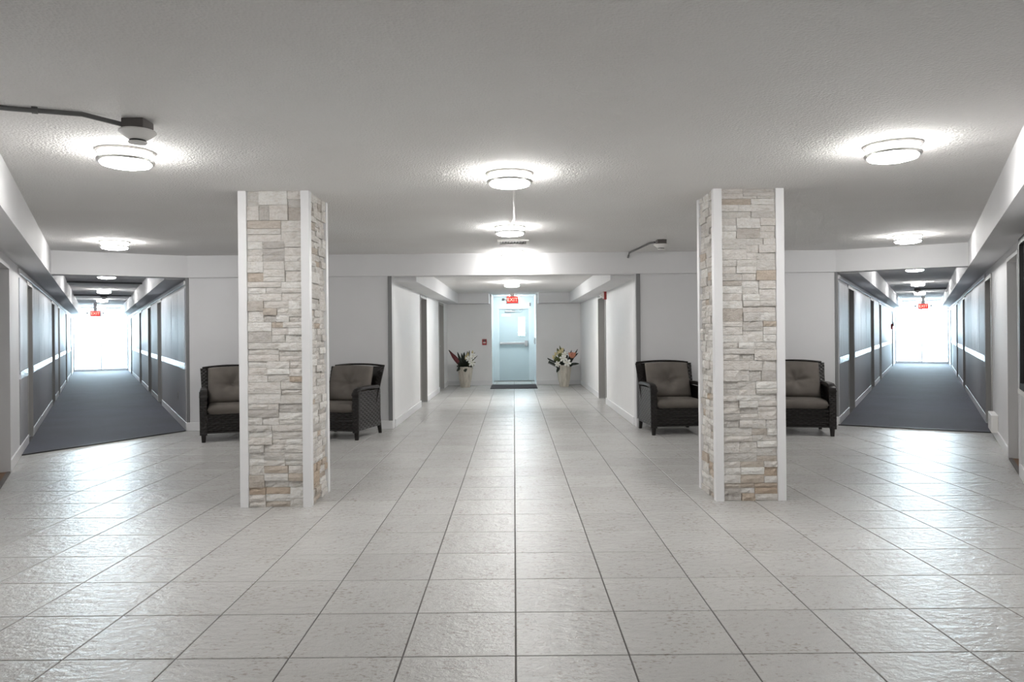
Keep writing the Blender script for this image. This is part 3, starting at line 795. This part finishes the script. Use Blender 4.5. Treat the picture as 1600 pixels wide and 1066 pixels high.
# low white box on the right wall
t = thing('wall_box', 'low white utility box on the wall where the straight-edged carpet starts', 'box', RC.outer(-0.52, 0, 0.09))
wb = fbox('cover', RC.outer, -0.78, -0.26, -0.07, 0.0, 0.09, 0.295, M['plastic'], t, bevel=.006)
fbox('knob', RC.outer, -0.54, -0.51, -0.077, -0.07, 0.20, 0.23, M['trim'], wb)
# black framed board near the right frame edge
t = thing('notice_board', 'black framed dark glass notice board beside a lobby doorway', 'notice board', RC.outer(-4.15, 0, 0.80))
fo = RC.outer; a, b, z0, z1 = -4.75, -3.56, 0.80, 2.03
for (s0, s1, q0, q1) in ((a, b, z0, z0 + .05), (a, b, z1 - .05, z1), (a, a + .05, z0 + .05, z1 - .05), (b - .05, b, z0 + .05, z1 - .05)):
    fbox('frame', fo, s0, s1, -0.05, 0, q0, q1, M['black'], t)
fbox('glass', fo, a + .05, b - .05, -0.03, -0.012, z0 + .05, z1 - .05, M['frosted'], t)
fbox('ledge', fo, a - .02, b + .02, -0.06, 0, z0 - .035, z0, M['plastic'], t)
# outlet on slant-edged-carpet corridor inner wall
t = thing('wall_outlet', 'small grey outlet low on the slant-edged-carpet corridor wall by the armchair', 'outlet', LC.inner(1.1, 0, .35))
o = fbox('plate', LC.inner, 1.06, 1.14, -.014, -.006, .35, .47, M['doorframe'], t)
for z in (.375, .42): fbox('socket', LC.inner, 1.085, 1.115, -.017, -.014, z, z + .028, M['door'], o)

# ------------------------------------------------------------------ wicker armchairs
def weave(name, fn, u0, u1, v0, v1, parent, pu=0.05, pv=0.026, amp=0.005):
    nu = max(2, int((u1 - u0) / pu * 4)); nv = max(2, int((v1 - v0) / pv * 4)); V_ = []; F_ = []
    for j in range(nv + 1):
        for i in range(nu + 1):
            u = u0 + (u1 - u0) * i / nu; vv_ = v0 + (v1 - v0) * j / nv
            row = int((vv_ - v0) / pv - 1e-6)
            hgt = abs(math.sin(math.pi * (vv_ - v0) / pv)) ** .7 * (0.55 + 0.45 * math.sin(2 * math.pi * u / (2 * pu) + (row % 2) * math.pi)) * amp
            V_.append(fn(u, vv_, hgt))
    for j in range(nv):
        for i in range(nu):
            q = j * (nu + 1) + i; F_.append((q, q + 1, q + nu + 2, q + nu + 1))
    # close the back so that the panel has thickness
    bi = len(V_)
    for (u, vv_) in ((u0, v0), (u1, v0), (u1, v1), (u0, v1)): V_.append(fn(u, vv_, -0.014))
    n1 = nu + 1
    F_.append((bi + 3, bi + 2, bi + 1, bi))
    F_.append(tuple([bi, bi + 1] + [i for i in range(nu, -1, -1)]))
    F_.append(tuple([bi + 2, bi + 3] + [nv * n1 + i for i in range(0, nu + 1)]))
    F_.append(tuple([bi + 1, bi + 2] + [j * n1 + nu for j in range(nv, -1, -1)]))
    F_.append(tuple([bi + 3, bi] + [j * n1 for j in range(0, nv + 1)]))
    o = mk(name, V_, F_, M['wicker'], parent, local=True, smooth=False); return o
def cushion(name, sx, sy, sz, parent, xf, tuft=False, dome=0.0, n=26, pw=14):
    # rounded pillow: two displaced grids meeting at a piped edge; xf maps local (x,y,z) to the chair
    V_ = []; F_ = []
    def surf(i, j, top):
        a = -1 + 2 * i / n; b = -1 + 2 * j / n
        prof = (max(0, 1 - abs(a) ** pw) * max(0, 1 - abs(b) ** pw)) ** .4
        x = a * sx; y = b * sy
        if dome and b > 0: y = b * sy * (1 + dome * (1 - a * a))
        h_ = sz * prof
        if tuft and top:
            r = math.hypot(a * sx, b * sy) / .05
            h_ -= sz * 0.80 * math.exp(-r * r * .35)
            th = math.atan2(b * sy, a * sx)
            h_ -= sz * 0.22 * math.exp(-((math.hypot(a * sx, b * sy) - .09) / .06) ** 2) * (0.5 + .5 * math.cos(5 * th + .7))
            h_ -= sz * .20 * math.exp(-(b * sy / .018) ** 2) * (1 - abs(a)) * .9
        return (x, y, h_ if top else -h_)
    idx = {}
    for top in (True, False):
        for j in range(n + 1):
            for i in range(n + 1):
                if not top and (i in (0, n) or j in (0, n)): idx[(top, i, j)] = idx[(True, i, j)]; continue
                idx[(top, i, j)] = len(V_); V_.append(xf(*surf(i, j, top)))
        for j in range(n):
            for i in range(n):
                q = [idx[(top, i, j)], idx[(top, i + 1, j)], idx[(top, i + 1, j + 1)], idx[(top, i, j + 1)]]
                F_.append(tuple(q if top else q[::-1]))
    return mk(name, V_, F_, M['cushion'], parent, local=True, smooth=True)
def make_chair(label, loc, rz):
    t = thing('wicker_armchair', label, 'armchair', loc, rz, group='wicker armchairs in pairs along the back wall')
    Wk = M['wicker']
    for s in (-1, 1):
        # front leg: tapered foot rising as a post into the arm
        tube('leg', [(s * .335, -.335, 0), (s * .335, -.335, .10), (s * .337, -.338, .40), (s * .337, -.325, .57), (s * .335, -.30, .60)], .03, Wk, t, local=True, seg=10, rad=[.024, .031, .036, .036, .030])
        tube('leg', [(s * .325, .345, 0), (s * .325, .31, .12), (s * .325, .27, .34)], .03, Wk, t, local=True, seg=10, rad=[.022, .030, .032])
        # woven side with the arm on top
        fs = (lambda u, v_, h_, s=s: (s * (.352 + h_), u, v_))
        weave('side_panel', fs, -.32, .30, .11, .585, t)
        V_ = []; F_ = []; N = 12
        for i in range(N + 1):
            k = i / N; y = -.375 + k * .62
            z = .615 + .012 * math.sin(k * math.pi) - (max(0, .16 - k) / .16) ** 2 * .055
            ww = .048 - .012 * k; hh_ = .024
            for (dx, dz) in ((-ww, -hh_ * .4), (-ww * .8, hh_ * .8), (0, hh_), (ww * .8, hh_ * .8), (ww, -hh_ * .4), (ww * .7, -hh_), (-ww * .7, -hh_)):
                V_.append((s * (.335) + dx, y, z + dz))
        for i in range(N):
            for k in range(7): F_.append((i * 7 + k, i * 7 + (k + 1) % 7, (i + 1) * 7 + (k + 1) % 7, (i + 1) * 7 + k))
        F_.append(tuple(range(7))); F_.append(tuple(N * 7 + k for k in range(7)))
        o = mk('armrest', V_, F_, Wk, t, local=True); autosmooth(o, 50)
        # reclined back post, flaring outwards
        fp = (lambda u, v_, h_, s=s: (s * (.318 + .028 * (v_ - .40) / .48) + u, .195 + .40 * (v_ - .40) - h_ - .03, v_))
        weave('back_post', fp, -.038, .038, .40, .872, t, pu=.026, pv=.022)
    for s in (-1, 1):
        def af(u, v_, h_, s=s):
            k = max(0, (v_ - .50) / .12)
            return (s * .337 + u * (1 + .12 * k), -.368 - h_ + .03 * k * k, v_)
        weave('arm_front', af, -.040, .040, .09, .612, t, pu=.027, pv=.024, amp=.006)
    weave('apron', lambda u, v_, h_: (u, -.335 - h_, v_), -.31, .31, .105, .345, t, pu=.045, pv=.024, amp=.011)
    tube('apron_rail', [(-.31, -.338, .225), (.31, -.338, .225)], .011, Wk, t, local=True)
    tube('apron_rail', [(-.31, -.338, .115), (.31, -.338, .115)], .012, Wk, t, local=True)
    weave('back_panel', lambda u, v_, h_: (-u, .265 + .40 * (v_ - .40) + h_, v_), -.32, .32, .12, .87, t)
    # arched top rail
    tube('top_rail', [(x, .215 + .40 * .48 + .01, .876 + .024 * (1 - (x / .36) ** 2)) for x in [-.36 + .06 * k for k in range(13)]], .013, Wk, t, local=True, seg=10)
    box('seat_deck', (-.33, .33, -.325, .24, .30, .335), Wk, t, local=True, bevel=.006)
    sc_ = cushion('seat_cushion', .296, .31, .058, t, lambda x, y, z: (x, y - .065, z + .388))
    # reclined back cushion with a central button
    a = math.radians(21)
    def bx_(x, y, z): return (x, .150 + math.sin(a) * y - math.cos(a) * z, .655 + math.cos(a) * y + math.sin(a) * z)
    bc = cushion('back_cushion', .288, .238, .078, t, bx_, tuft=True, dome=.07, n=36, pw=5)
    b0 = bx_(0, 0, .028)
    lathe('button', [(.002, -.006), (.012, -.004), (.014, 0), (.012, .004), (.002, .006)], M['cushion'], bc, seg=14, center=b0)
    return t
def place(pt, leg, rz):
    c_, s_ = math.cos(rz), math.sin(rz)
    return (pt[0] - (leg[0] * c_ - leg[1] * s_), pt[1] - (leg[0] * s_ + leg[1] * c_), 0)
R = math.radians
FLg, FRg = (-.335, -.335), (.335, -.335)
ch = make_chair('dark wicker armchair with taupe cushions beside the mouth of the slant-edged-carpet corridor', place((-3.775, 8.82), FLg, R(22)), R(22))
for pt, leg, rz, lab in (((-1.935, 8.9), FRg, R(-15), 'dark wicker armchair with taupe cushions between the tan stone pillar and the central hall'),
                         ((1.738, 9.10), FLg, R(5), 'dark wicker armchair with taupe cushions between the central hall and the whiter pillar'),
                         ((3.875, 8.87), FRg, R(-12), 'dark wicker armchair with taupe cushions beside the mouth of the straight-edged-carpet corridor')):
    copy_tree(ch, None, place(pt, leg, rz), rz, lab)

# ------------------------------------------------------------------ planters and flowers
def planter(loc, rz, label, hgt):
    t = thing('planter', label, 'planter', loc, rz, group='pale tapered planters')
    V_ = []; F_ = []; prof = [(.105, 0), (.112, .02), (.145, hgt * .4), (.172, hgt * .8), (.178, hgt), (.162, hgt), (.155, hgt - .03)]
    def ringp(r, z):
        pts = []
        for k in range(8):
            ang = math.pi / 4 * k + math.pi / 8
            q = r * (1.06 if k % 1 == 0 else 1)
            pts.append((q * math.cos(ang), q * math.sin(ang), z))
        return pts
    for r, z in prof: V_ += ringp(r, z)
    for i in range(len(prof) - 1):
        for k in range(8): F_.append((i * 8 + k, i * 8 + (k + 1) % 8, (i + 1) * 8 + (k + 1) % 8, (i + 1) * 8 + k))
    F_.append(tuple(range(8)))
    o = mk('pot', V_, F_, M['pot'], t, local=True); autosmooth(o, 25)
    mk('soil', ringp(.156, hgt - .03), [tuple(range(8))], M['soil'], t, local=True)
    return t
def blade(name, p0, p1, wdt, material, parent, sag=0.05, n=7, fold=0.25, twist=0.0):
    p0, p1 = Vector(p0), Vector(p1); d = p1 - p0
    side = d.cross(Vector((0, 1, 0)))
    if side.length < 1e-4: side = Vector((1, 0, 0))
    side.normalize(); side = Matrix.Rotation(twist, 3, d.normalized()) @ side
    nrm = side.cross(d).normalized(); V_ = []; F_ = []
    for i in range(n + 1):
        k = i / n; c_ = p0 + d * k + Vector((0, 0, -sag * k * k))
        ww = wdt * (math.sin(math.pi * min(1, k * .92 + .06)) ** .7)
        for s, off in ((-1, 0), (0, -fold * ww), (1, 0)): V_.append(c_ + side * s * ww + nrm * off + nrm * .0015)
        for s, off in ((1, 0), (0, -fold * ww), (-1, 0)): V_.append(c_ + side * s * ww * .98 + nrm * off - nrm * .0015)
    for i in range(n):
        for k in range(6): F_.append((i * 6 + k, i * 6 + (k + 1) % 6, (i + 1) * 6 + (k + 1) % 6, (i + 1) * 6 + k))
    F_.append(tuple(range(6))); F_.append(tuple(n * 6 + k for k in range(6)))
    return mk(name, V_, F_, material, parent, local=True, smooth=True)
def lily(c_, face, r, parent):
    c_, face = Vector(c_), Vector(face).normalized()
    a = face.cross(Vector((0, 0, 1))).normalized(); b = a.cross(face); V_ = [c_ - face * .03]; F_ = []
    for k in range(6):
        th = 2 * math.pi * k / 6 + .25; e = a * math.cos(th) + b * math.sin(th); g = face.cross(e)
        n0 = len(V_); sg = [(.25, .14, .015), (.6, .27, .03), (.85, .2, .02), (1.0, .02, -.01)]
        for (k_, w_, f_) in sg:
            for s in (-1, 1): V_.append(c_ + e * r * k_ + g * s * w_ * r + face * f_)
        F_.append((0, n0, n0 + 1))
        for i in range(3): F_.append((n0 + 2 * i, n0 + 2 * i + 2, n0 + 2 * i + 3, n0 + 2 * i + 1))
    o = mk('lily', V_, F_, M['lily'], parent, local=True)
    tube('stamen', [c_ - face * .02, c_ + face * .035], .006, M['cream'], o, local=True, seg=6)
    return o
def bouquet(loc, label, leaves, lilies, extra):
    t = thing('flower_arrangement', label, 'flowers', loc, 0, group='flower arrangements in the planters')
    for (p0, p1, w_, mname, sag, tw) in leaves: blade('leaf', p0, p1, w_, M[mname], t, sag, twist=tw)
    for (c_, f_, r) in lilies:
        lily(c_, f_, r, t); tube('stem', [(c_[0] * .3, .02, -.05), (c_[0] * .8, c_[1] + .05, c_[2] - .08), (c_[0], c_[1] + .02, c_[2] - .01)], .005, M['leafgreen'], t, local=True, seg=6)
    extra(t)
    return t
rn = random.Random(3)
HL, HR = 0.50, 0.52
pL, pR = (-1.175, 17.4, 0), (1.19, 17.37, 0)
planter(pL, R(12), 'pale faceted planter holding the flowers with a maroon leaf', HL)
planter(pR, R(-8), 'pale faceted planter holding the flowers with a coral bloom', HR)
lvL = [((-.05, 0, -.03), (-.36, -.02, .36), .055, 'leafred', .0, .2), ((-.06, -.02, -.03), (-.39, .01, .40), .040, 'leafdark', .0, .1), ((-.05, .02, -.03), (-.30, .03, .30), .05, 'leafdark', .0, .3)]
for k in range(9):
    x = -.14 + .035 * k
    lvL.append(((x * .4, rn.uniform(-.04, .06), -.03), (x * 1.3 + rn.uniform(-.02, .02), rn.uniform(-.05, .08), rn.uniform(.24, .42)), .030, 'leafdark', .0, rn.uniform(-.5, .5)))
for k in range(30):
    a = rn.uniform(0, 2 * math.pi); r_ = rn.uniform(.12, .24)
    lvL.append(((.05 * math.cos(a), .05 * math.sin(a), -.03), (r_ * math.cos(a), r_ * math.sin(a), rn.uniform(.02, .18)), .042, 'leafdark', rn.uniform(.0, .10), rn.uniform(-.6, .6)))
for k in range(8):
    a = rn.uniform(-1.2, .6); r_ = rn.uniform(.20, .30)
    lvL.append(((.08, -.03, 0), (r_ * math.cos(a) * .95, -.10 + .1 * math.sin(a), rn.uniform(.02, .22)), .040, 'leafgreen', .03, rn.uniform(-.8, .8)))
lvL += [((.0, -.12, .0), (.02, -.21, -.10), .05, 'leafdark', .02, 0), ((-.08, -.1, .0), (-.19, -.18, -.08), .03, 'leafdark', .02, 0), ((.05, 0, 0), (.24, .02, .36), .018, 'leafgreen', .02, 0), ((.05, 0, 0), (.30, .02, .30), .014, 'leafdark', .04, 0)]
def exL(t):
    for k in range(9):
        x = -.12 + .034 * k; blade('leaf', (x * .5, -.06, -.03), (x * 1.3, -.17 - .02 * (k % 2), .03 + .05 * (k % 3)), .036, M['leafdark'], t, .03, twist=.4 * (k % 3 - 1))
    for (x, z) in ((.06, .28), (.17, .33), (.01, .22)):
        blade('bud', (x, -.05, z - .06), (x + .02, -.07, z + .06), .022, M['cream'], t, 0)
bouquet((pL[0], pL[1], HL), 'white lilies and dark strap leaves with one maroon leaf in a planter', lvL,
        [((.10, -.20, .19), (.0, -1, .2), .085), ((.17, -.20, .09), (.2, -1, .1), .090), ((.19, -.14, .25), (.2, -1, .3), .080)], exL)
lvR = []
for k in range(9):
    x = .0 + .034 * k
    lvR.append(((x * .4, rn.uniform(-.02, .06), -.03), (x * 1.15 + rn.uniform(-.03, .03), rn.uniform(-.03, .1), rn.uniform(.26, .40)), .026, 'leafdark', .0, rn.uniform(-.5, .5)))
for k in range(32):
    a = rn.uniform(0, 2 * math.pi); r_ = rn.uniform(.12, .24)
    lvR.append(((.05 * math.cos(a), .05 * math.sin(a), -.03), (r_ * math.cos(a), r_ * math.sin(a), rn.uniform(.0, .2)), .044, 'leafdark', rn.uniform(.0, .08), rn.uniform(-.6, .6)))
for k in range(8):
    a = rn.uniform(1.7, 2.9)
    lvR.append(((-.06, -.03, 0), (.26 * math.cos(a), -.08, .05 + .26 * math.sin(a)), .05, 'leafgreen', .0, rn.uniform(-.7, .7)))
for k in range(9):   # fern frond leaflets reaching out over the rim
    q = k / 8; x = -.14 - .20 * q; z = .02 + .10 * q
    lvR.append(((x, -.08, z), (x - .04, -.10, z - .085), .015, 'leafdark', 0, .2)); lvR.append(((x, -.08, z), (x - .06, -.07, z + .05), .015, 'leafdark', 0, .2))
lvR += [((-.05, -.05, 0), (-.36, -.08, .13), .012, 'leafdark', 0, 0), ((-.10, -.12, .0), (-.19, -.16, -.17), .035, 'leafdark', .0, 0), ((.10, -.05, .0), (.36, -.05, .06), .03, 'leafdark', .03, 0), ((.06, 0, .05), (.34, 0, .28), .03, 'leafdark', .0, 0), ((-.02, 0, .1), (-.10, 0, .46), .03, 'leafgreen', .0, .4), ((-.06, 0, .1), (-.16, 0, .40), .045, 'leafgreen', .0, .2)]
def exR(t):
    for k in range(10):
        x = -.15 + .034 * k; blade('leaf', (x * .5, -.06, -.03), (x * 1.3, -.17 - .02 * (k % 2), .04 + .06 * (k % 3)), .038, M['leafdark'], t, .03, twist=.4 * (k % 3 - 1))
    for (x, z) in ((-.09, .33), (-.06, .27), (-.13, .29), (-.04, .36), (-.20, .26), (-.25, .19)):
        for dx in (-.02, .02): blade('bud', (x, -.06, z - .05), (x + dx, -.08, z + .05), .024, M['cream'], t, 0, twist=dx * 20)
    pr_ = thing('tmp', 'x', 'x'); bpy.data.objects.remove(pr_)
    core = lathe('bloom', [(.012, -.06), (.045, -.035), (.055, 0), (.045, .04), (.02, .075), (.004, .085)], M['coral'], t, seg=14, center=(.19, -.09, .22))
    for k in range(10):
        th = 2 * math.pi * k / 10
        blade('petal', (.19 + .03 * math.cos(th), -.09 + .03 * math.sin(th), .17), (.19 + .085 * math.cos(th), -.09 + .085 * math.sin(th), .30), .022, M['coral'], core, 0)
bouquet((pR[0], pR[1], HR), 'white lilies and dark leaves with one coral bloom in a planter', lvR,
        [((-.03, -.20, .16), (-.1, -1, .2), .10), ((.06, -.21, .06), (.1, -1, .1), .105), ((.01, -.17, .26), (.0, -1, .3), .075), ((-.16, -.17, .03), (-.4, -1, 0), .08)], exR)
